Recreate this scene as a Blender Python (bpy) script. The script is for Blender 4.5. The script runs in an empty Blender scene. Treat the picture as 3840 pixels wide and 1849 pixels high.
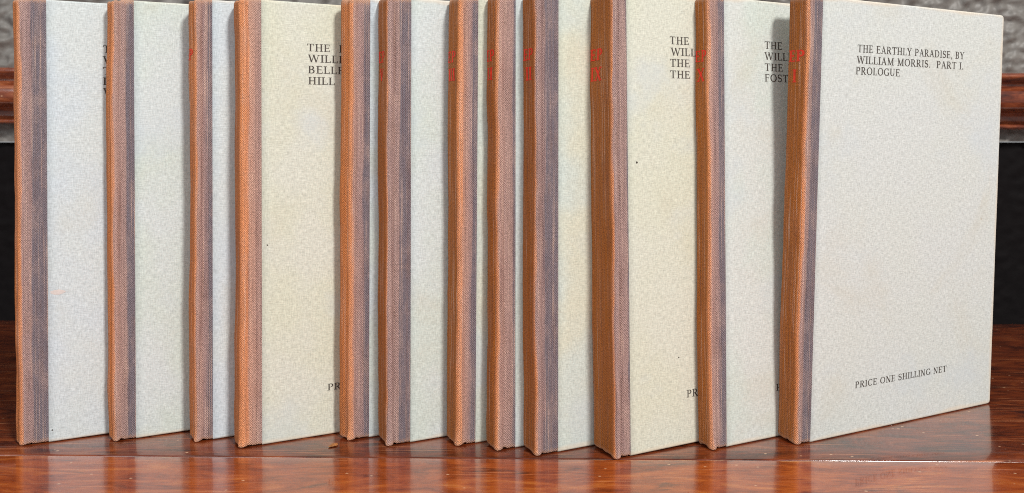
import bpy, bmesh, math, random
from mathutils import Vector, Matrix, noise as mnoise

R = math.radians
scene = bpy.context.scene
C = scene.collection

# ------------------------------------------------------------------ camera
cam_d = bpy.data.cameras.new('camera')
cam = bpy.data.objects.new('camera', cam_d)
C.objects.link(cam)
cam.location = (0, 0, 0.1142)
cam.rotation_euler = (R(90), 0, 0)
cam_d.sensor_width = 36
cam_d.lens = 30
cam_d.shift_y = -0.1027
cam_d.clip_start = 0.01
cam_d.clip_end = 20
cam_d.dof.use_dof = True
cam_d.dof.focus_distance = 0.325
cam_d.dof.aperture_fstop = 22
scene.camera = cam

# ------------------------------------------------------------------ light
world = bpy.data.worlds.new('World')
scene.world = world
world.use_nodes = True
bg = world.node_tree.nodes['Background']
bg.inputs[0].default_value = (0.97, 0.985, 1.0, 1)
bg.inputs[1].default_value = 0.29


def area(name, loc, target, size, power, col):
    l = bpy.data.lights.new(name, 'AREA')
    l.shape = 'DISK'
    l.size = size
    l.energy = power
    l.color = col
    o = bpy.data.objects.new(name, l)
    C.objects.link(o)
    o.location = loc
    o.rotation_euler = (Vector(target) - Vector(loc)).to_track_quat('-Z', 'Y').to_euler()
    return o


area('key_lamp', (0.86, -0.95, 1.36), (0, 0.33, 0.08), 0.30, 27.5, (1.0, 0.97, 0.93))
area('fill_light', (-0.75, -0.75, 0.85), (-0.05, 0.36, 0.08), 0.8, 5.0, (0.92, 0.97, 1.0))  # added soft fill from the front left to lighten the spine faces

scene.view_settings.view_transform = 'Standard'
scene.view_settings.look = 'None'
scene.view_settings.exposure = 0.41
scene.view_settings.gamma = 1.0
scene.cycles.use_denoising = False
scene.cycles.denoising_prefilter = 'ACCURATE'
scene.cycles.pixel_filter_type = 'BLACKMAN_HARRIS'
scene.cycles.filter_width = 1.0


# ------------------------------------------------------------------ node helpers
class NT:
    def __init__(self, name):
        self.m = bpy.data.materials.new(name)
        self.m.use_nodes = True
        self.t = self.m.node_tree
        self.n = self.t.nodes
        self.b = self.n['Principled BSDF']

    def link(self, a, b):
        self.t.links.new(a, b)

    def put(self, node, idx, v):
        if isinstance(v, bpy.types.NodeSocket):
            self.link(v, node.inputs[idx])
        elif v is not None:
            node.inputs[idx].default_value = v

    def coord(self, which):
        return self.n.new('ShaderNodeTexCoord').outputs[which]

    def sep(self, v):
        s = self.n.new('ShaderNodeSeparateXYZ')
        self.link(v, s.inputs[0])
        return s.outputs

    def scale(self, v, s, loc=(0, 0, 0)):
        m = self.n.new('ShaderNodeMapping')
        self.link(v, m.inputs[0])
        m.inputs['Scale'].default_value = s
        m.inputs['Location'].default_value = loc
        return m.outputs[0]

    def noise(self, v, scale=1.0, detail=3, rough=0.5, dist=0.0):
        n = self.n.new('ShaderNodeTexNoise')
        self.link(v, n.inputs['Vector'])
        n.inputs['Scale'].default_value = scale
        n.inputs['Detail'].default_value = detail
        n.inputs['Roughness'].default_value = rough
        n.inputs['Distortion'].default_value = dist
        return n.outputs['Fac']

    def vor(self, v, scale=1.0, rnd=1.0):
        n = self.n.new('ShaderNodeTexVoronoi')
        self.link(v, n.inputs['Vector'])
        n.inputs['Scale'].default_value = scale
        n.inputs['Randomness'].default_value = rnd
        return n.outputs['Distance']

    def math(self, op, a, b=None, c=None, clamp=False):
        n = self.n.new('ShaderNodeMath')
        n.operation = op
        n.use_clamp = clamp
        self.put(n, 0, a)
        self.put(n, 1, b)
        if c is not None:
            self.put(n, 2, c)
        return n.outputs[0]

    def rng(self, v, a, b, c=0.0, d=1.0, smooth=False):
        n = self.n.new('ShaderNodeMapRange')
        if smooth:
            n.interpolation_type = 'SMOOTHSTEP'
        self.link(v, n.inputs[0])
        for i, x in enumerate((a, b, c, d)):
            n.inputs[i + 1].default_value = x
        return n.outputs[0]

    def ramp(self, v, stops):
        n = self.n.new('ShaderNodeValToRGB')
        self.link(v, n.inputs[0])
        e = n.color_ramp.elements
        while len(e) < len(stops):
            e.new(0.5)
        for el, (p, c) in zip(e, stops):
            el.position = p
            el.color = (*c, 1)
        return n.outputs[0]

    def mix(self, f, a, b, mode='MIX'):
        n = self.n.new('ShaderNodeMix')
        n.data_type = 'RGBA'
        n.blend_type = mode
        self.put(n, 0, f)
        for i, x in ((6, a), (7, b)):
            if isinstance(x, tuple):
                x = (*x, 1) if len(x) == 3 else x
            self.put(n, i, x)
        return n.outputs[2]

    def bump(self, h, dist, strength=1.0, prev=None):
        n = self.n.new('ShaderNodeBump')
        n.inputs['Strength'].default_value = strength
        n.inputs['Distance'].default_value = dist
        self.link(h, n.inputs['Height'])
        if prev is not None:
            self.link(prev, n.inputs['Normal'])
        return n.outputs[0]

    def out(self, col=None, rough=None, normal=None, **kw):
        self.put(self.b, 'Base Color', (*col, 1) if isinstance(col, tuple) else col)
        self.put(self.b, 'Roughness', rough)
        if normal is not None:
            self.link(normal, self.b.inputs['Normal'])
        for k, v in kw.items():
            self.put(self.b, k.replace('_', ' '), v)
        return self.m


def srgb(r, g, b):
    f = lambda c: (c / 255 / 12.92) if c / 255 <= 0.04045 else ((c / 255 + 0.055) / 1.055) ** 2.4
    return (f(r), f(g), f(b))


# ------------------------------------------------------------------ materials
def mat_wood(name, seed, tones, worn_edge=None):
    """varnished mahogany; object coordinates in metres, grain along x; worn_edge = y of the board edge that is rubbed bare"""
    N = NT(name)
    o = N.coord('Object')
    mm = N.scale(o, (1000, 1000, 1000), (seed * 37.0, seed * 11.0, 0))
    warp = N.noise(N.scale(mm, (0.010, 0.03, 0.03)), 1, 3, 0.5)
    g1 = N.noise(N.scale(mm, (0.026, 0.085, 0.085)), 1, 7, 0.66, 1.8)
    g2 = N.noise(N.scale(mm, (0.10, 0.75, 0.75)), 1, 5, 0.7, 1.0)
    g3 = N.noise(N.scale(mm, (0.12, 3.2, 3.2)), 1, 3, 0.6)
    v = N.math('ADD', N.math('MULTIPLY', g1, 0.66), N.math('MULTIPLY', g2, 0.24))
    v = N.math('ADD', v, N.math('MULTIPLY', warp, 0.12))
    col = N.ramp(v, [(0.36, tones[0]), (0.45, tones[1]), (0.54, tones[2]), (0.66, tones[3])])
    pores = N.rng(g3, 0.54, 0.68, 0, 0.5)
    col = N.mix(pores, col, tones[0])
    # dark bruises and ink-like marks
    br = N.noise(N.scale(mm, (0.026, 0.075, 0.075), (5.3, 1.7, 0)), 1, 4, 0.62, 0.6)
    col = N.mix(N.rng(br, 0.60, 0.72, 0, 0.8, True), col, srgb(48, 22, 20))
    # pale scratches along the grain
    sn = N.noise(N.scale(mm, (0.022, 2.6, 2.6), (1.0, 9.0, 0)), 1, 1, 0.4, 0.25)
    sm = N.noise(N.scale(mm, (0.03, 0.08, 0.08), (7.0, 3.0, 0)), 1, 2, 0.5)
    scr = N.math('MULTIPLY', N.rng(sn, 0.66, 0.69, 0, 1), N.rng(sm, 0.44, 0.56, 0, 0.75))
    col = N.mix(scr, col, srgb(214, 140, 96))
    # specks of grit in the varnish
    vo = N.vor(N.scale(mm, (0.11, 0.16, 0.16)), 1)
    spk = N.rng(vo, 0.04, 0.075, 1, 0)
    col = N.mix(N.math('MULTIPLY', spk, 0.7), col, srgb(232, 190, 150))
    rough = N.rng(N.noise(N.scale(mm, (0.03, 0.1, 0.1)), 1, 4, 0.6), 0.3, 0.7, 0.10, 0.24)
    if worn_edge is not None:
        y = N.sep(o)[1]
        d = N.math('ABSOLUTE', N.math('SUBTRACT', y, worn_edge))
        ed = N.noise(N.scale(mm, (0.055, 0.02, 0.02), (3, 1, 0)), 1, 5, 0.7)
        w = N.rng(ed, 0.36, 0.66, 0.0003, 0.0014)
        e = N.math('LESS_THAN', d, w)
        fade = N.rng(N.noise(N.scale(mm, (0.009, 0.0, 0.0), (2.2, 0, 0)), 1, 3, 0.6), 0.34, 0.55, 0.45, 0.95)
        col = N.mix(N.math('MULTIPLY', e, fade), col, srgb(226, 170, 122))
    h = N.math('ADD', g2, N.math('MULTIPLY', scr, 0.6))
    nb = N.bump(h, 0.00010, 0.25)
    N.out(col, rough, nb)
    N.b.inputs['Coat Weight'].default_value = 0.55
    N.b.inputs['Coat Roughness'].default_value = 0.05
    return N.m


def mat_paper(name, base, blot, seed):
    N = NT(name)
    uv = N.coord('UV')
    p = N.scale(uv, (1, 1, 1), (seed * 53.1, seed * 17.7, 0))
    n0 = N.noise(N.scale(p, (0.030, 0.022, 1)), 1, 3, 0.55)
    n1 = N.noise(N.scale(p, (0.75, 0.62, 1)), 1, 4, 0.75)
    n2a = N.noise(N.scale(p, (0.5, 2.6, 1), (4, 4, 0)), 1, 2, 0.6)
    n2b = N.noise(N.scale(p, (2.6, 0.5, 1), (14, 9, 0)), 1, 2, 0.6)
    n2 = N.math('MULTIPLY_ADD', N.math('ADD', n2a, n2b), 0.5, 0.0)
    col = N.mix(N.rng(n0, 0.38, 0.64, 0, 1, True), base, blot)
    m = N.math('ADD', N.rng(n1, 0.3, 0.7, -0.07, 0.07), N.rng(n2, 0.34, 0.66, -0.20, 0.20))
    hs = N.n.new('ShaderNodeHueSaturation')
    N.link(col, hs.inputs['Color'])
    N.link(N.math('ADD', m, 1.0), hs.inputs['Value'])
    col = hs.outputs[0]
    # rust flecks and fibres in the paper
    fl = N.rng(N.vor(N.scale(p, (0.085, 0.07, 1), (1.3, 8, 0)), 1), 0.02, 0.06, 1, 0)
    fm = N.rng(N.noise(N.scale(p, (0.05, 0.05, 1), (9, 2, 0)), 1, 2), 0.55, 0.66, 0, 0.55)
    col = N.mix(N.math('MULTIPLY', fl, fm), col, srgb(150, 120, 88))
    # thumbing and water stains, different on each board
    sg = N.noise(N.scale(p, (0.018, 0.016, 1), (21, 3, 0)), 1, 5, 0.6, 0.8)
    col = N.mix(N.rng(sg, 0.52, 0.70, 0, 0.22, True), col, srgb(196, 186, 158))
    sb = N.noise(N.scale(p, (0.02, 0.02, 1), (2, 43, 0)), 1, 4, 0.6)
    col = N.mix(N.rng(sb, 0.54, 0.70, 0, 0.35, True), col, srgb(196, 206, 214))
    # handled, rubbed edges of the board
    s = N.sep(uv)
    e = N.math('MINIMUM', s[1], N.math('SUBTRACT', 168.5, s[1]))
    e = N.math('MINIMUM', e, N.math('SUBTRACT', 114.0, s[0]))
    e = N.math('ADD', e, N.rng(n0, 0.3, 0.7, -1.0, 1.0))
    col = N.mix(N.rng(e, 0.3, 2.0, 0.45, 0.0, True), col, srgb(226, 204, 176))
    nb = N.bump(N.math('ADD', n1, N.math('MULTIPLY', n2, 0.6)), 0.00014, 0.6)
    return N.out(col, 0.86, nb, Specular_IOR_Level=0.25)


def mat_cloth(name, seed, orange, edge, tint, pinks, dark_spine):
    """quarter cloth faded by light; UV = (millimetres round the spine from the front shoulder, height in mm).
    orange = mm of bleached cloth on the front, edge = mm where the unfaded cloth begins"""
    N = NT(name)
    uv = N.coord('UV')
    p = N.scale(uv, (1, 1, 1), (seed * 31.3, seed * 71.9, 0))
    st = N.noise(N.scale(p, (1.6, 0.006, 1)), 1, 3, 0.6)
    bl = N.noise(N.scale(p, (0.25, 0.030, 1), (3, 7, 0)), 1, 5, 0.65)
    s = N.sep(uv)
    sp = N.math('ADD', s[0], N.math('ADD', N.rng(st, 0.2, 0.8, -0.45, 0.45), N.rng(bl, 0.2, 0.8, -0.9, 0.9)))
    f = N.rng(sp, -14, 12, 0, 1)
    q = lambda mmv: (mmv + 14) / 26
    col = N.ramp(f, [(q(-5), dark_spine), (q(-1.5), tuple(c * 1.05 for c in dark_spine)), (q(-0.5), srgb(224, 142, 88)),
                     (q(orange), srgb(222, 154, 114)), (q(orange + 0.6), pinks), (q(edge - 0.5), tint),
                     (q(edge + 0.1), srgb(120, 111, 118))])
    # threads that run the whole height, some rubbed pale, some dark
    st2 = N.noise(N.scale(p, (2.0, 0.003, 1), (8, 1, 0)), 1, 2, 0.6)
    col = N.mix(N.rng(st2, 0.55, 0.72, 0, 0.42), col, srgb(112, 84, 82))
    hl = N.noise(N.scale(p, (2.6, 0.010, 1), (5, 3, 0)), 1, 1, 0.5)
    hl2 = N.noise(N.scale(p, (0.3, 0.05, 1), (1, 9, 0)), 1, 3, 0.6)
    hair = N.math('MULTIPLY', N.rng(hl, 0.54, 0.64, 0, 1), N.rng(hl2, 0.38, 0.6, 0.15, 0.6))
    col = N.mix(N.math('MULTIPLY', hair, 0.7), col, srgb(96, 66, 66))
    hp = N.noise(N.scale(p, (2.6, 0.014, 1), (45, 13, 0)), 1, 1, 0.5)
    col = N.mix(N.math('MULTIPLY', N.rng(hp, 0.56, 0.66, 0, 1), N.rng(hl2, 0.40, 0.62, 0.5, 0.1)), col, srgb(220, 186, 166))
    # worn patches where the nap has gone
    pt = N.noise(N.scale(p, (0.22, 0.07, 1), (2, 5, 0)), 1, 5, 0.7)
    face = N.rng(s[0], -1.5, 0.5, 0.25, 1.0)
    col = N.mix(N.math('MULTIPLY', face, N.rng(pt, 0.48, 0.68, 0, 0.26)), col, srgb(206, 172, 156))
    pt2 = N.noise(N.scale(p, (0.3, 0.05, 1), (12, 25, 0)), 1, 5, 0.7)
    col = N.mix(N.rng(pt2, 0.52, 0.70, 0, 0.30), col, srgb(116, 80, 62))
    # weave: crossing threads, broken up by slubs
    jit = N.noise(N.scale(p, (0.4, 0.4, 1)), 1, 2, 0.5)
    a = N.math('SINE', N.math('ADD', N.math('MULTIPLY', s[0], 7.6), N.math('MULTIPLY', jit, 5.0)))
    b = N.math('SINE', N.math('ADD', N.math('MULTIPLY', s[1], 7.1), N.math('MULTIPLY', jit, 6.0)))
    wv = N.math('MULTIPLY', a, b)
    wh = N.noise(N.scale(p, (1.5, 1.5, 1), (2, 2, 0)), 1, 3, 0.8)
    w = N.math('ADD', N.math('MULTIPLY', wv, 0.17), N.rng(wh, 0.25, 0.75, -0.56, 0.56))
    wn = wh
    hs = N.n.new('ShaderNodeHueSaturation')
    N.link(col, hs.inputs['Color'])
    N.link(N.math('ADD', w, 1.0), hs.inputs['Value'])
    col = hs.outputs[0]
    # frayed pale threads at head and tail
    e = N.math('MINIMUM', s[1], N.math('SUBTRACT', 168.0, s[1]))
    e = N.math('ADD', e, N.rng(wn, 0.3, 0.7, -1.2, 1.2))
    col = N.mix(N.rng(e, 0.0, 1.8, 0.7, 0.0), col, srgb(205, 158, 128))
    nb = N.bump(N.math('ADD', N.math('MULTIPLY', wv, 0.4), wh), 0.0004, 0.7)
    N.out(col, 0.82, nb, Specular_IOR_Level=0.3)
    return N.m


def mat_simple(name, col, rough, var=0.12, sc=400, bumpd=None):
    N = NT(name)
    o = N.coord('Object')
    n = N.noise(N.scale(o, (sc, sc, sc)), 1, 4, 0.6)
    c = N.mix(N.rng(n, 0.3, 0.7, 0, 1), tuple(x * (1 - var) for x in col), tuple(min(1, x * (1 + var)) for x in col))
    nb = N.bump(n, bumpd, 0.5) if bumpd else None
    return N.out(c, rough, nb)


M_BACK_WOOD = mat_wood('dark_mahogany', 1, [srgb(48, 19, 11), srgb(84, 35, 17), srgb(116, 50, 22), srgb(144, 74, 34)])
M_FRONT_WOOD = mat_wood('orange_mahogany', 2, [srgb(80, 30, 14), srgb(136, 58, 22), srgb(166, 78, 30), srgb(194, 112, 50)], worn_edge=0.0)
M_RAIL = mat_wood('rail_mahogany', 3, [srgb(60, 26, 16), srgb(108, 50, 30), srgb(144, 74, 44), srgb(178, 108, 70)])
M_INK = mat_simple('black_ink', srgb(74, 68, 62), 0.8, 0.25, 900)
M_RED = mat_simple('red_ink', srgb(226, 48, 16), 0.7, 0.25, 900)
M_PAGES = mat_simple('page_edges', srgb(214, 200, 168), 0.9, 0.1, 300)
M_WALL = mat_simple('grey_wall_paint', srgb(122, 118, 113), 0.5, 0.15, 240, 0.0006)
M_WALLSHADE = mat_simple('wall_shade_black', srgb(14, 10, 11), 0.7, 0.2, 240, 0.0006)  # shade below the rail, painted into the wall as near-black
M_WALLSHADE.node_tree.nodes['Principled BSDF'].inputs['Specular IOR Level'].default_value = 0.12


# ------------------------------------------------------------------ mesh helpers
def link_mesh(name, verts, faces, mat, parent=None, uvs=None, smooth=True):
    me = bpy.data.meshes.new(name)
    me.from_pydata(verts, [], faces)
    if uvs is not None:
        ul = me.uv_layers.new(name='UVMap')
        for lp in me.loops:
            ul.data[lp.index].uv = uvs[lp.vertex_index]
    me.materials.append(mat)
    if smooth:
        for p in me.polygons:
            p.use_smooth = True
    me.update()
    o = bpy.data.objects.new(name, me)
    C.objects.link(o)
    if parent is not None:
        o.parent = parent
    return o


def tag(o, label, cat, group=None):
    o['label'] = label
    o['category'] = cat
    if group:
        o['group'] = group


def fbm(x, y, z, oct=3):
    return mnoise.fractal(Vector((x, y, z)), 1.0, 2.0, oct)


# ------------------------------------------------------------------ table
table = bpy.data.objects.new('table', None)
C.objects.link(table)
tag(table, 'varnished mahogany table top carrying the row of books', 'table')
JOINT_ROT = R(-1.0)
table.location = (0, 0.3075, 0)
table.rotation_euler = (0, 0, JOINT_ROT)


def board(name, y0, y1, thick, mat, seed, ztop=0.0, rnd=0.0008):
    """a plank along x, its arrises rounded, its face very slightly uneven"""
    xs = [-0.62 + 1.24 * i / 160 for i in range(161)]
    prof = []
    k = 4
    for i in range(k + 1):
        a = R(90) * i / k
        prof.append((y0 + rnd - rnd * math.cos(a), ztop - rnd + rnd * math.sin(a)))
    for i in range(1, 24):
        prof.append((y0 + rnd + (y1 - y0 - 2 * rnd) * i / 24, ztop))
    for i in range(k + 1):
        a = R(90) * i / k
        prof.append((y1 - rnd + rnd * math.sin(a), ztop - rnd + rnd * math.cos(a)))
    prof += [(y1, ztop - thick), (y0, ztop - thick)]
    V, F = [], []
    for x in xs:
        for (y, z) in prof:
            dy = 0.00025 * fbm(x * 60, y * 5, seed) if abs(y - y0) < 0.003 or abs(y - y1) < 0.003 else 0
            dz = 0.00010 * fbm(x * 14, y * 14, seed + 3) - 0.0001 if z > ztop - 0.002 else 0
            V.append((x, y + dy, z + dz))
    n = len(prof)
    for i in range(len(xs) - 1):
        for j in range(n):
            a, b = i * n + j, i * n + (j + 1) % n
            F.append((a, b, b + n, a + n))
    F.append(tuple(range(n - 1, -1, -1)))
    F.append(tuple((len(xs) - 1) * n + j for j in range(n)))
    return link_mesh(name, V, F, mat, table)


board('board', 0.0004, 0.232, 0.022, M_BACK_WOOD, 1.0)
board('board', -0.16, -0.0002, 0.022, M_FRONT_WOOD, 5.0, ztop=0.0001)

# ------------------------------------------------------------------ wall and rail
WY = 0.60


def wall_patch(name, z0, z1, yoff, mat, amp, seed, step=0.0017):
    nx, nz = int(1.3 / step), max(2, int((z1 - z0) / step))
    V, F = [], []
    for j in range(nz + 1):
        z = z0 + (z1 - z0) * j / nz
        for i in range(nx + 1):
            x = -0.65 + 1.3 * i / nx
            a = mnoise.noise(Vector((x * 130, z * 170, seed)))
            b = mnoise.noise(Vector((x * 300, z * 330, seed + 9)))
            h = max(0, a + 0.15) * 1.2 + 0.45 * b
            V.append((x, WY + yoff - amp * h, z))
    w = nx + 1
    for j in range(nz):
        for i in range(nx):
            a = j * w + i
            F.append((a, a + 1, a + w + 1, a + w))
    return link_mesh(name, V, F, mat)


w1 = wall_patch('wall', 0.1140, 0.34, 0.0, M_WALL, 0.0042, 2.0)
w1['kind'] = 'structure'
w2 = wall_patch('lower_wall', -0.12, 0.1135, 0.004, M_WALLSHADE, 0.0013, 6.0, 0.0022)  # same wall carried down, its shadow put into the colour
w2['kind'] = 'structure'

# rail: moulded profile, (depth from the wall, height)
RP = [(0.000, 0.1625), (0.014, 0.1625), (0.0165, 0.1618), (0.0175, 0.1600), (0.0170, 0.1582), (0.0152, 0.1572),
      (0.0135, 0.1562), (0.0128, 0.1545), (0.0132, 0.1528), (0.0150, 0.1515), (0.0162, 0.1505), (0.0172, 0.1480), (0.0176, 0.1440),
      (0.0172, 0.1400), (0.0160, 0.1375), (0.0120, 0.1366), (0.0070, 0.1362), (0.0062, 0.1340), (0.0060, 0.1290),
      (0.0066, 0.1282), (0.0080, 0.1275), (0.0084, 0.1262), (0.0078, 0.1250), (0.0060, 0.1243), (0.000, 0.1243)]
V, F = [], []
nx = 80
for i in range(nx + 1):
    x = -0.64 + 1.28 * i / nx
    for (d, z) in RP:
        V.append((x, WY - 0.0005 - d * 1.5 - 0.0002 * fbm(x * 20, z * 60, 1.0), z - x * 0.0055))
n = len(RP)
for i in range(nx):
    for j in range(n - 1):
        a = i * n + j
        F.append((a, a + n, a + n + 1, a + 1))
rail = link_mesh('wall_rail', V, F, M_RAIL)
tag(rail, 'moulded dark mahogany rail along the grey textured wall behind the books', 'rail')

# ------------------------------------------------------------------ lettering (own roman capitals, drawn as strokes)
TK, TN, SF = 0.175, 0.085, 0.06      # thick, thin, serif


def arc(cx, cy, rx, ry, a0, a1, n=10):
    return [(cx + rx * math.cos(R(a0 + (a1 - a0) * i / n)), cy + ry * math.sin(R(a0 + (a1 - a0) * i / n))) for i in range(n + 1)]


def bowl(cx, cy, rx, ry, a0, a1, n=12):
    """a round stroke, thick at its sides and thin at top and bottom"""
    P = arc(cx, cy, rx, ry, a0, a1, n)
    W = [TN + (TK - TN) * abs(math.cos(R(a0 + (a1 - a0) * i / n))) ** 1.3 for i in range(n + 1)]
    return (P, W)


def stem(x, y0=0.0, y1=1.0, w=TK, foot=True, head=True):
    s = [([(x, y0), (x, y1)], [w, w])]
    if foot:
        s.append(([(x - 0.2, y0 + SF / 2), (x + 0.2, y0 + SF / 2)], [SF, SF]))
    if head:
        s.append(([(x - 0.2, y1 - SF / 2), (x + 0.2, y1 - SF / 2)], [SF, SF]))
    return s


def line(x0, y0, x1, y1, w):
    return [([(x0, y0), (x1, y1)], [w, w])]


def ser(x, y, h=0.16):
    return [([(x - h, y), (x + h, y)], [SF, SF])]


G = {
    'I': (0.42, stem(0.21)),
    'T': (0.86, stem(0.43, head=False) + line(0.05, 0.96, 0.81, 0.96, 0.08) + line(0.07, 0.76, 0.07, 1.0, 0.07) + line(0.79, 0.76, 0.79, 1.0, 0.07)),
    'H': (0.98, stem(0.22) + stem(0.76) + line(0.22, 0.5, 0.76, 0.5, TN)),
    'E': (0.78, stem(0.2) + line(0.2, 0.96, 0.66, 0.96, 0.08) + line(0.2, 0.51, 0.56, 0.51, TN) + line(0.2, 0.04, 0.70, 0.04, 0.08)
          + line(0.66, 0.78, 0.66, 1.0, 0.06) + line(0.56, 0.41, 0.56, 0.61, 0.06) + line(0.70, 0.0, 0.70, 0.25, 0.06)),
    'F': (0.74, stem(0.2) + line(0.2, 0.96, 0.66, 0.96, 0.08) + line(0.2, 0.51, 0.54, 0.51, TN) + line(0.66, 0.78, 0.66, 1.0, 0.06) + line(0.54, 0.41, 0.54, 0.61, 0.06)),
    'L': (0.74, stem(0.2) + line(0.2, 0.04, 0.68, 0.04, 0.08) + line(0.68, 0.0, 0.68, 0.27, 0.06)),
    'A': (0.92, line(0.15, 0, 0.44, 0.98, TN) + line(0.42, 1.0, 0.76, 0, TK) + line(0.25, 0.36, 0.62, 0.36, TN) + ser(0.15, 0.03) + ser(0.77, 0.03)),
    'V': (0.9, line(0.14, 1.0, 0.47, 0.0, TK) + line(0.45, 0.0, 0.76, 1.0, TN) + ser(0.14, 0.97) + ser(0.76, 0.97)),
    'W': (1.34, line(0.14, 1.0, 0.42, 0.0, TK) + line(0.40, 0.0, 0.68, 0.98, TN) + line(0.64, 1.0, 0.94, 0.0, TK) + line(0.92, 0.0, 1.2, 1.0, TN)
          + ser(0.14, 0.97) + ser(0.64, 0.97, 0.12) + ser(1.2, 0.97)),
    'X': (0.9, line(0.14, 1.0, 0.76, 0.0, TK) + line(0.76, 1.0, 0.14, 0.0, TN) + ser(0.15, 0.97) + ser(0.75, 0.97) + ser(0.15, 0.03) + ser(0.75, 0.03)),
    'Y': (0.86, line(0.12, 1.0, 0.44, 0.46, TK) + line(0.44, 0.46, 0.74, 1.0, TN) + line(0.43, 0.0, 0.43, 0.5, TK) + ser(0.13, 0.97) + ser(0.73, 0.97) + ser(0.43, 0.03, 0.2)),
    'M': (1.16, line(0.2, 0, 0.22, 1.0, TN) + line(0.20, 1.0, 0.58, 0.05, TK) + line(0.58, 0.05, 0.94, 1.0, TN) + stem(0.95, head=False) + ser(0.2, 0.03) + ser(0.16, 0.97, 0.12) + ser(1.0, 0.97, 0.12)),
    'N': (0.98, line(0.2, 0, 0.2, 1.0, TN) + line(0.18, 1.0, 0.78, 0.0, TK) + line(0.78, 0, 0.78, 1.0, TN) + ser(0.2, 0.03) + ser(0.16, 0.97, 0.12) + ser(0.78, 0.97)),
    'O': (1.02, [bowl(0.51, 0.5, 0.39, 0.47, 0, 360, 24)]),
    'C': (0.9, [bowl(0.51, 0.5, 0.40, 0.47, 45, 315, 18)] + line(0.80, 0.70, 0.80, 1.0, 0.06)),
    'G': (0.98, [bowl(0.51, 0.5, 0.40, 0.47, 45, 320, 18)] + line(0.80, 0.70, 0.80, 1.0, 0.06) + line(0.82, 0.06, 0.82, 0.42, TK) + ser(0.82, 0.42)),
    'D': (1.0, stem(0.2) + [bowl(0.42, 0.5, 0.42, 0.46, -90, 90, 14)] + line(0.2, 0.96, 0.44, 0.96, 0.08) + line(0.2, 0.04, 0.44, 0.04, 0.08)),
    'P': (0.8, stem(0.2) + [bowl(0.38, 0.72, 0.27, 0.245, -90, 90, 12)] + line(0.2, 0.965, 0.4, 0.965, 0.08) + line(0.2, 0.475, 0.4, 0.475, 0.08)),
    'R': (0.9, stem(0.2) + [bowl(0.38, 0.73, 0.26, 0.235, -90, 90, 12)] + line(0.2, 0.965, 0.4, 0.965, 0.08) + line(0.2, 0.495, 0.4, 0.495, 0.08)
          + line(0.40, 0.5, 0.76, 0.0, TK) + ser(0.79, 0.03, 0.1)),
    'B': (0.86, stem(0.2) + [bowl(0.37, 0.75, 0.25, 0.215, -90, 90, 12), bowl(0.39, 0.275, 0.29, 0.245, -90, 90, 12)]
          + line(0.2, 0.965, 0.4, 0.965, 0.08) + line(0.2, 0.53, 0.4, 0.53, 0.07) + line(0.2, 0.035, 0.4, 0.035, 0.08)),
    'S': (0.74, [(arc(0.37, 0.74, 0.24, 0.23, 30, 250, 10) + arc(0.36, 0.27, 0.26, 0.24, 80, -150, 10),
                  [TN + 0.05 * min(1, i / 5) + 0.06 * math.exp(-((i - 10.5) / 4) ** 2) for i in range(22)])]
          + line(0.6, 0.72, 0.6, 0.98, 0.06) + line(0.1, 0.02, 0.1, 0.3, 0.06)),
    'U': (0.98, line(0.2, 0.36, 0.2, 1.0, TK) + [bowl(0.48, 0.36, 0.28, 0.32, 180, 360, 12)] + line(0.76, 0.36, 0.76, 1.0, TN) + ser(0.2, 0.97) + ser(0.76, 0.97)),
    '.': (0.34, line(0.17, 0.0, 0.17, 0.15, 0.15)),
    ',': (0.36, line(0.18, 0.15, 0.18, 0.0, 0.14) + line(0.19, 0.04, 0.10, -0.2, 0.07)),
    ' ': (0.42, []),
}


def text_width(t, track=0.06):
    return sum(G[ch][0] + track for ch in t) - track


def text_quads(t, track=0.06, bold=1.0):
    """list of quads in unit cap height, each with its own tiny lift so that no two lie in one plane"""
    out, x, k = [], 0.0, 0
    for ch in t:
        w, strokes = G[ch]
        for P, W in strokes:
            k += 1
            if len(P) == 2:                      # long straight strokes get cut so they can follow a curved spine
                P = [(P[0][0] + (P[1][0] - P[0][0]) * i / 3, P[0][1] + (P[1][1] - P[0][1]) * i / 3) for i in range(4)]
                W = [W[0]] * 4
            W = [w_ * bold for w_ in W]
            L = []
            for i, (px, py) in enumerate(P):
                a = P[max(0, i - 1)]
                b = P[min(len(P) - 1, i + 1)]
                dx, dy = b[0] - a[0], b[1] - a[1]
                l = math.hypot(dx, dy) or 1
                nx_, ny_ = -dy / l * W[i] / 2, dx / l * W[i] / 2
                L.append(((x + px + nx_, py + ny_), (x + px - nx_, py - ny_)))
            for i in range(len(L) - 1):
                out.append((L[i][0], L[i][1], L[i + 1][1], L[i + 1][0], k % 9))
        x += w + track
    return out


def build_text(name, lines, mapper, mat, parent, bold=1.0):
    """lines: (text, start, baseline, cap height, total width or None), all in metres on the surface"""
    V, F = [], []
    for (t, x0, z0, cap, width) in lines:
        sx = (width / text_width(t)) if width else cap
        for q in text_quads(t, bold=bold):
            b = len(V)
            for (px, py) in q[:4]:
                V.append(mapper(x0 + px * sx, z0 + py * cap, 0.00004 + q[4] * 0.000003))
            F.append((b, b + 1, b + 2, b + 3))
    return link_mesh(name, V, F, mat, parent, smooth=False)


# ------------------------------------------------------------------ books
W = 0.1140
THETA = R(26.7)
DX, DY = math.cos(THETA), math.sin(THETA)

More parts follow.
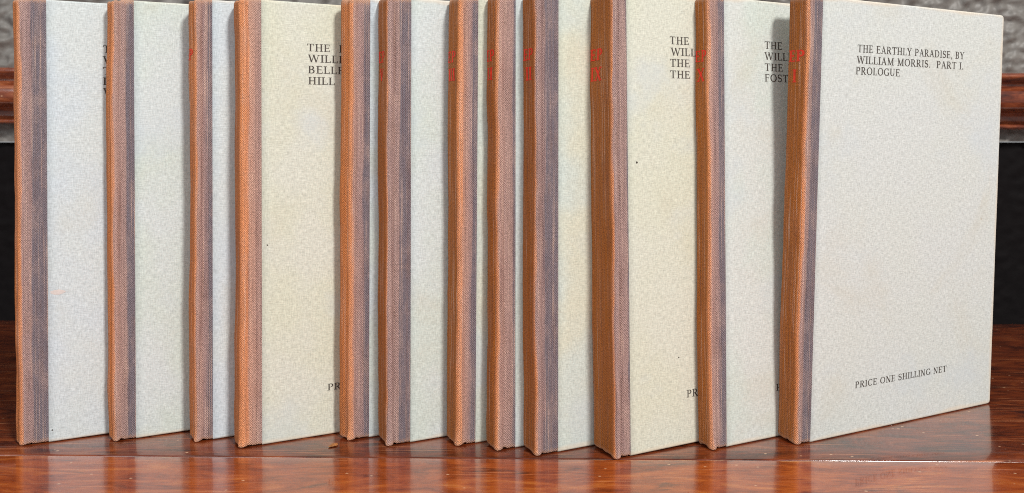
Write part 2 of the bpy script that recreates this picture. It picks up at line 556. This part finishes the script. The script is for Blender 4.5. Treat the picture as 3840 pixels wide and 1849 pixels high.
#  hinge X, Y (cloth/paper line at the foot) ; strip ; thickness ; height ; lean ; tilt
SPEC = [
    dict(x=-.1757, y=.3237, strip=.0102, t=.0100, H=.1680, lean=0.0, tilt=-.30, r=.0026, bulge=.0010, groove=0.00015, bead=.0001, orange=0.6, edge=4.8, fray=0.0005),
    dict(x=-.1445, y=.3280, strip=.0082, t=.0094, H=.1684, lean=0.0, tilt=-.28, r=.0018, bulge=.0012, groove=0.00052, bead=.0003, orange=0.2, edge=5.8, fray=0.0012),
    dict(x=-.1146, y=.3269, strip=.0066, t=.0110, H=.1685, lean=0.2, tilt=-.10, r=.0016, bulge=.0012, groove=0.00060, bead=.0003, orange=0.2, edge=4.8, fray=0.0012),
    dict(x=-.0940, y=.3211, strip=.0080, t=.0124, H=.1677, lean=0.0, tilt=-.12, r=.0018, bulge=.0006, groove=0.00045, bead=.0004, orange=2.6, edge=8.5, fray=0.0020),
    dict(x=-.0552, y=.3292, strip=.0080, t=.0096, H=.1690, lean=0.6, tilt=0.0, r=.0016, bulge=.0020, groove=0.00052, bead=.0003, orange=1.0, edge=6.2, fray=0.0012),
    dict(x=-.0386, y=.3237, strip=.0094, t=.0113, H=.1686, lean=0.4, tilt=0.0, r=.0011, bulge=.0002, groove=0.00082, bead=.0004, orange=-.3, edge=5.2, fray=0.0020),
    dict(x=-.0139, y=.3231, strip=.0078, t=.0107, H=.1686, lean=0.6, tilt=0.15, r=.0012, bulge=.0002, groove=0.00045, bead=.0004, orange=1.2, edge=5.6, fray=0.0015),
    dict(x=.0012, y=.3181, strip=.0076, t=.0095, H=.1686, lean=0.1, tilt=0.0, r=.0014, bulge=.0005, groove=0.00052, bead=.0003, orange=0.2, edge=6.6, fray=0.0026),
    dict(x=.0169, y=.3137, strip=.0095, t=.0103, H=.1682, lean=0.1, tilt=0.0, r=.0010, bulge=.0000, groove=0.00075, bead=.0005, orange=-.2, edge=5.0, fray=0.0023),
    dict(x=.0430, y=.3094, strip=.0066, t=.0148, H=.1684, lean=-.35, tilt=-.45, r=.0009, bulge=.0001, groove=0.00068, bead=.0006, orange=-.2, edge=7.0, fray=0.0035),
    dict(x=.0801, y=.3186, strip=.0076, t=.0078, H=.1684, lean=-.55, tilt=0.0, r=.0010, bulge=-.0002, groove=0.00052, bead=.0005, orange=0.3, edge=5.0, fray=0.0018),
    dict(x=.1130, y=.3237, strip=.0072, t=.0103, H=.1685, lean=2.2, tilt=0.0, r=.0016, bulge=.0003, groove=0.00038, bead=.0002, orange=0.3, edge=3.0, fray=0.0018),
]

WHITE = srgb(205, 212, 211)
BLUISH = srgb(202, 211, 216)
CREAM = srgb(209, 210, 191)
GREEN = srgb(202, 211, 203)
WARM = srgb(207, 211, 206)
PAPERS = [(BLUISH, WHITE), (WHITE, GREEN), (WHITE, BLUISH), (CREAM, srgb(210, 211, 198)), (GREEN, BLUISH), (WHITE, GREEN), (GREEN, CREAM), (GREEN, WHITE),
          (GREEN, CREAM), (srgb(210, 211, 196), CREAM), (WARM, GREEN), (WARM, srgb(207, 211, 208))]
P1, P2, P3 = srgb(184, 146, 134), srgb(200, 152, 130), srgb(172, 142, 136)
T1, T2 = srgb(158, 132, 130), srgb(166, 138, 132)
D1, D2 = srgb(172, 100, 38), srgb(190, 114, 60)
PINKS = [P3, P1, P1, P2, P1, P3, P2, P1, P3, P3, P1, P3]
DARKS = [D2, D2, D2, D2, D2, D1, D1, D1, D1, D1, D1, D1]

LABELS = [
    'bluish white book at the left end of the row with a broad purple-grey cloth edge',
    'white book with mauve cloth spine, second from the left end of the row',
    'white book with narrow orange and mauve spine, third from the left end of the row',
    'cream-yellow book with pinkish cloth spine and cover lettering reading BELLE and HILL',
    'book just right of the cream-yellow one, only a thin sliver of its pale cover showing',
    'book with a dark orange spine and wide purple cloth edge, sixth from the left end',
    'book with a pinkish orange cloth edge, sixth counting from the right end of the row',
    'book with orange and mauve spine, fifth counting from the right end of the row',
    'book with bright red bars of lettering on its spine, just left of the thickest book',
    'thickest book with a wide brown-orange spine lettered EP IX in red',
    'book with a slim orange spine lettered EP X and FOST on its cover',
    'frontmost book at the right end with its whole cover showing and title lettering',
]

L1, L2 = 'THE  EARTHLY PARADISE, BY', 'WILLIAM MORRIS.'
K = 0.00345          # letters are set a little wider than they are tall


def tl(t, x, z, width=None, cap=.0029):
    return (t, x, z, cap, width if width else text_width(t) * K)


TITLES = {      # text, left edge, baseline, width (metres on the cover)
    0: dict(title=[tl(L1, .0294, .1484, .068), tl(L2, .0294, .1442), tl('THE', .0294, .1400), tl('D', .0294, .1359), tl('W', .0294, .1318)]),
    3: dict(title=[tl(L1, .0250, .1488, .068), tl(L2, .0254, .1446), tl('BELLE', .0254, .1403), tl('HILL', .0254, .1360)],
            price=[tl('PRICE ONE SHILLING NET', .0328, .0171, .054, .0026)]),
    9: dict(title=[tl(L1, .0257, .1501, .068), tl(L2, .0262, .1459), tl('THE', .0257, .1417), tl('THE', .0257, .1374)],
            price=[tl('PRICE ONE SHILLING NET', .0320, .0175, .054, .0028)]),
    10: dict(title=[tl(L1, .0273, .1497, .068), tl(L2, .0273, .1455), tl('THE', .0273, .1412), tl('FOST', .0273, .1371)],
             price=[tl('PRICE ONE SHILLING NET', .0321, .0177, .054, .0026)]),
    11: dict(title=[tl('THE EARTHLY PARADISE, BY', .0256, .1484, .0628), tl('WILLIAM MORRIS.  PART I.', .0254, .1441, .0629), tl('PROLOGUE', .0251, .1399, .0246)],
             price=[tl('PRICE ONE SHILLING NET', .0301, .0177, .054, .0026)]),
}


def book_profile(S, seed):
    """plan outline of the cloth as a function of height: returns list of (x, y) and the arc length in mm from the front shoulder"""
    st, t, r = S['strip'], S['t'], S['r']
    P = []
    n1, nc, ns = 40, 8, 14
    for i in range(n1 + 1):
        x = st + 0.0012 - (st + 0.0012 - r) * i / n1
        P.append((x, 'f', 0))
    for i in range(1, nc + 1):
        P.append((i / nc, 'c', 0))
    for i in range(1, ns):
        P.append((i / ns, 's', 0))
    for i in range(nc):
        P.append((1 - i / nc, 'k', 0))
    for i in range(0, 6):
        P.append((r + (st + 0.0012 - r) * i / 5, 'b', 0))
    return P


def profile_at(S, seed, z):
    st, t, r, H = S['strip'], S['t'], S['r'], S['H']
    out = []
    wob = 0.00052 * fbm(seed * 3.1, z * 24, 0.5) + 0.00012 * fbm(seed, z * 120, 2.5)
    gx = 0.0030 + 0.0006 * fbm(seed * 5.7, z * 22, 4.0)
    gd = S['groove'] * (0.75 + 0.9 * fbm(seed, z * 30, 6.0))
    bd = S['bead'] * (0.8 + 1.2 * fbm(seed, z * 35, 8.0))
    bul = S['bulge'] + 0.0003 * fbm(seed, z * 18, 10.0)
    for (u, k, _) in S['P']:
        if k == 'f':
            x = u
            y = -0.00012
            fd = min(1, max(0, (st - x) / 0.002))
            y += fd * (gd * math.exp(-((x - gx) / 0.00038) ** 2) - bd * math.exp(-((x - 0.0016) / 0.0008) ** 2))
            y += fd * 0.00005 * fbm(x * 900, z * 40, seed)
            x += wob * max(0, 1 - x / st)
        elif k == 'c':
            a = R(90) * u
            x = r - r * math.sin(a) + wob
            y = r - r * math.cos(a) - 0.00012 * (1 - u) - bd * 0.8 * (1 - u)
        elif k == 's':
            y = r + (t - 2 * r) * u
            q = 2 * u - 1
            x = -bul * (1 - q * q) + wob + 0.00022 * (1 - q * q) * fbm(u * 2.2, z * 45, seed + 20)
        elif k == 'k':
            a = R(90) * u
            x = r - r * math.sin(a) + wob
            y = t - r + r * math.cos(a) + 0.0
        else:
            x = u
            y = t + 0.00008
        out.append([x, y])
    return out


def make_book(idx, S):
    seed = idx * 7.3 + 1.7
    S['P'] = book_profile(S, seed)
    st, t, H = S['strip'], S['t'], S['H']
    root = bpy.data.objects.new('book', None)
    C.objects.link(root)
    # foot of the front shoulder
    root.location = (S['x'] - st * DX, S['y'] - st * DY, 0.0)
    root.rotation_euler = (R(S['lean']), R(S['tilt']), THETA)
    tag(root, LABELS[idx], 'book', 'row of quarter-cloth books on the table')
    lift = 0.00008 + max(0.0, math.sin(R(-S['lean'])) * t)
    root.location.z = lift

    # --- cloth
    zs = [0, .0002, .0005, .0009, .0014, .0021, .003, .0042, .006]
    body = 54
    zs += [0.006 + (H - 0.012) * i / body for i in range(1, body)]
    zs += [H - v for v in reversed([0, .0002, .0005, .0009, .0014, .0021, .003, .0042, .006])]
    base = profile_at(S, seed, H / 2)
    arcl, s = [], 0.0
    for i, p in enumerate(base):
        if i:
            s += math.hypot(p[0] - base[i - 1][0], p[1] - base[i - 1][1])
        arcl.append(s)
    # zero at the front shoulder
    ci = next(i for i, p in enumerate(S['P']) if p[1] == 'c' and p[0] > 0.49)
    s0 = arcl[ci]
    sm = [(s0 - a) * 1000 for a in arcl]
    V, UV, F = [], [], []
    m = len(base)

    def row(z, inset_extra=0.0):
        pr = profile_at(S, seed, z)
        e = min(z, H - z)
        Rr = 0.0014
        ins = inset_extra
        if e < Rr:
            ins += 0.0006 * (1 - math.sqrt(max(0, 1 - (1 - e / Rr) ** 2)))
        foot = z < H / 2
        for i, (x, y) in enumerate(pr):
            k = S['P'][i][1]
            u = S['P'][i][0]
            # inward direction
            if k == 'f':
                nx_, ny_ = 0, 1
            elif k == 'c':
                nx_, ny_ = math.sin(R(90) * u), math.cos(R(90) * u)
            elif k == 's':
                nx_, ny_ = 1, 0
            elif k == 'k':
                nx_, ny_ = math.sin(R(90) * u), -math.cos(R(90) * u)
            else:
                nx_, ny_ = 0, -1
            near = math.exp(-(sm[i] / 2.2) ** 2)
            fr = min(0.0009, S['fray']) * (1.0 if foot else 0.5) * math.exp(-e / 0.0022) * near * (0.5 + 1.0 * abs(fbm(sm[i] * 0.35, seed, 0.5)))
            inn = min(ins, 0.0012 if k in 'fb' else 0.004)
            x += nx_ * (inn - fr)
            y += ny_ * (inn - fr)
            # torn, uneven lower and upper hem
            hem = math.exp(-e / 0.0016)
            lift_ = (0.00035 + 0.0007 * abs(fbm(sm[i] * 0.5, seed * 2, 3.3))) * (1 - 0.85 * near) * hem
            if k in 'fb' and abs(sm[i]) > 4:
                lift_ *= 0.25
            if not foot:
                dip = 0.0009 * math.exp(-((sm[i] + 1.0) / 2.5) ** 2) * hem
                V.append((x, y, z - lift_ - dip))
            else:
                V.append((x, y, z + lift_ - 0.0002 * near * hem))
            UV.append((sm[i], z * 1000))

    row(zs[0], 0.0016)
    for z in zs:
        row(z)
    row(zs[-1], 0.0016)
    for j in range(len(zs) + 1):
        for i in range(m - 1):
            a = j * m + i
            F.append((a, a + m, a + m + 1, a + 1))
    cm = mat_cloth('faded_cloth_%d' % idx, seed, S['orange'], S['edge'], (T1, T2)[idx % 2], PINKS[idx], DARKS[idx])
    cloth = link_mesh('cloth_spine', V, F, cm, root, UV)

    # --- boards
    def cover_y(x, z):
        u = (x - st) / (W - st)
        return -0.00030 + 0.0009 * (S.get('bow', 0.5) * u * u) + 0.00006 * fbm(x * 30, z * 30, seed)

    pm = mat_paper('board_paper_%d' % idx, PAPERS[idx][0], PAPERS[idx][1], seed)

    def cover(name, front):
        nx_, nz_ = 26, 36
        zb, zt = 0.0, H - 0.0003
        th = 0.0022
        V, UV, F = [], [], []
        e = 0.0004

        def outline(x, z):
            # rounded outer corners, slightly bumped
            rr = 0.0016
            dx = x - (W - rr)
            for zc, sg in ((zb + rr, -1), (zt - rr, 1)):
                dz = (z - zc) * sg
                if dx > 0 and dz > 0:
                    l = math.hypot(dx, dz)
                    mx = max(dx, dz)
                    if l > 1e-9:
                        k = mx / l
                        return W - rr + dx * k, zc + sg * dz * k
            return x, z
        xs = [st + (W - st - 0.003) * i / nx_ for i in range(nx_ + 1)] + [W - .0023, W - .0016, W - .0008, W - e, W]
        zz = [zb, zb + e, zb + .0008, zb + .0016, zb + .0023] + [zb + 0.003 + (zt - zb - 0.006) * i / nz_ for i in range(nz_ + 1)] + [zt - .0023, zt - .0016, zt - .0008, zt - e, zt]
        for side in (0, 1):
            for z in zz:
                for x in xs:
                    X, Z = outline(x, z)
                    y = cover_y(X, Z)
                    ed = max(0, e - min(z - zb, zt - z, W - x)) / e
                    y += th * side + (1 - 2 * side) * 0.0003 * (1 - math.sqrt(max(0, 1 - ed * ed)))
                    if not front:
                        y = t - y
                    V.append((X, y, Z))
                    UV.append((X * 1000, Z * 1000 + (0 if front else 400)))
        w, h = len(xs), len(zz)
        for side in (0, 1):
            o = side * w * h
            for j in range(h - 1):
                for i in range(w - 1):
                    a = o + j * w + i
                    f = (a, a + 1, a + w + 1, a + w)
                    F.append(f if (side == 0) == front else f[::-1])
        per = [i for i in range(w)] + [j * w + w - 1 for j in range(1, h)] + [(h - 1) * w + i for i in range(w - 2, -1, -1)] + [j * w for j in range(h - 2, 0, -1)]
        o = w * h
        for i in range(len(per)):
            a, b = per[i], per[(i + 1) % len(per)]
            f = (a, a + o, b + o, b)
            F.append(f if front else f[::-1])
        return link_mesh(name, V, F, pm, root, UV)

    fc = cover('front_cover', True)
    cover('back_cover', False)

    # --- page block
    a, b, c_, d_ = 0.0035, W - 0.0035, 0.0024, t - 0.0024
    V = []
    ny = 10
    for j in range(ny + 1):
        y = c_ + (d_ - c_) * j / ny
        q = 2 * j / ny - 1
        jit = 0.00015 * fbm(j * 3.3, seed, 1)
        V += [(a, y, 0.003), (b + jit - 0.0003 * (1 - q * q), y, 0.003), (b + jit - 0.0006 * (1 - q * q), y, H - 0.003), (a, y, H - 0.003)]
    F = [(0, 1, 2, 3), tuple(4 * ny + k for k in (3, 2, 1, 0))]
    for j in range(ny):
        for k in range(4):
            p, q = 4 * j + k, 4 * j + (k + 1) % 4
            F.append((q, p, p + 4, q + 4))
    link_mesh('page_block', V, F, M_PAGES, root, smooth=False)

    # --- printing on the front board
    T = TITLES.get(idx)
    if T:
        mp = lambda x, z, l: (x, cover_y(x, z) - l, z)
        if T.get('title'):
            build_text('title_lettering', T['title'], mp, M_INK, fc, 0.9)
        if T.get('price'):
            build_text('price_lettering', T['price'], mp, M_INK, fc, 0.9)

    # --- marks on the boards: a spatter of ink, a small pink scuff
    for (mk, mx, mz, mr, mm_, mn) in MARKS:
        if mk == idx:
            V = [(mx, cover_y(mx, mz) - 0.00005, mz)]
            for a in range(9):
                an = 2 * math.pi * a / 9
                rr = mr * (1 + 0.35 * fbm(a * 1.7, seed, 2))
                px, pz = mx + rr * math.cos(an) * (1 if mn == 'ink_spot' else 2.2), mz + rr * math.sin(an)
                V.append((px, cover_y(px, pz) - 0.00005, pz))
            link_mesh(mn, V, [(0, 1 + (a + 1) % 9, 1 + a) for a in range(9)], mm_, fc, smooth=False)

    # --- red lettering on the spine, laid on the cloth
    if idx in SPINES:
        def on_spine(sd, z, l):
            # sd: metres round the spine from the front shoulder towards the back
            pr = profile_at(S, seed, z)
            target = s0 + sd
            i = 0
            while i < m - 2 and arcl[i + 1] < target:
                i += 1
            k = (target - arcl[i]) / max(1e-9, arcl[i + 1] - arcl[i])
            p, q = pr[i], pr[i + 1]
            x, y = p[0] + (q[0] - p[0]) * k, p[1] + (q[1] - p[1]) * k
            tx, ty = q[0] - p[0], q[1] - p[1]
            ln = math.hypot(tx, ty) or 1
            return (x + (ty / ln) * -l * 1.5, y + (tx / ln) * l * 1.5, z)
        lines = []
        for (txt, sc, zb, cap, wd) in SPINES[idx]:
            lines.append((txt, -(sc + wd / 2), zb, cap, wd))
        build_text('spine_lettering', lines, lambda x, z, l: on_spine(-x, z, l), M_RED, cloth, 1.25)
    return root


# spine lettering: (text, centre measured round the spine from the front shoulder, baseline, cap height, width)
SPINES = {
    2: [('EP', .0048, .1452, .0042, .0060)],
    5: [('EP', .0062, .1440, .0042, .0070), ('V', .0062, .1370, .0046, .0040)],
    6: [('EP', .0058, .1440, .0042, .0075), ('III', .0056, .1370, .0046, .0062)],
    7: [('EP', .0050, .1440, .0042, .0070), ('II', .0050, .1370, .0046, .0045)],
    8: [('EP', .0055, .1440, .0042, .0072), ('II', .0054, .1366, .0048, .0050)],
    9: [('EP', .0098, .1440, .0042, .0084), ('IX', .0098, .1364, .0050, .0075)],
    10: [('EP', .0042, .1440, .0042, .0066), ('X', .0042, .1366, .0048, .0042)],
    11: [('EP', .0050, .1440, .0042, .0080), ('I', .0056, .1362, .0048, .0024)],
}

M_SCUFF = mat_simple('pink_scuff', srgb(212, 202, 197), 0.9, 0.08, 1500)
MARKS = [(9, .0104, .1062, .00045, M_INK, 'ink_spot'), (0, .0135, .0568, .0011, M_SCUFF, 'scuff_mark'), (9, .0285, .0330, .0003, M_INK, 'ink_spot'),
         (0, .0114, .0045, .0003, M_INK, 'ink_spot'), (3, .0100, .0750, .0003, M_INK, 'ink_spot')]

for i_, S_ in enumerate(SPEC):
    make_book(i_, S_)

# ------------------------------------------------------------------ a flake of varnish lying on the table
V, F = [(0, 0, 0.00036)], []
nr, na = 4, 16
for k in range(1, nr + 1):
    for a in range(na):
        an = 2 * math.pi * a / na
        q = k / nr
        V.append((q * (0.0020 + 0.0005 * math.cos(2 * an)) * math.cos(an), q * 0.0014 * math.sin(an) * (1 + 0.4 * math.cos(an)), 0.00005 + 0.0006 * (1 - q * q) + 0.00008 * fbm(k, a, 3)))
for a in range(na):
    F.append((0, 1 + a, 1 + (a + 1) % na))
    for k in range(nr - 1):
        b = 1 + k * na
        F.append((b + a, b + na + a, b + na + (a + 1) % na, b + (a + 1) % na))
flake = link_mesh('varnish_flake', V, F, mat_simple('amber_varnish', srgb(158, 104, 60), 0.4, 0.5, 900))
flake.location = (-0.0672, 0.3200, 0.0002)
flake.rotation_euler = (0, 0, R(60))
tag(flake, 'tiny amber varnish flake on the table before the cream-yellow book', 'flake')
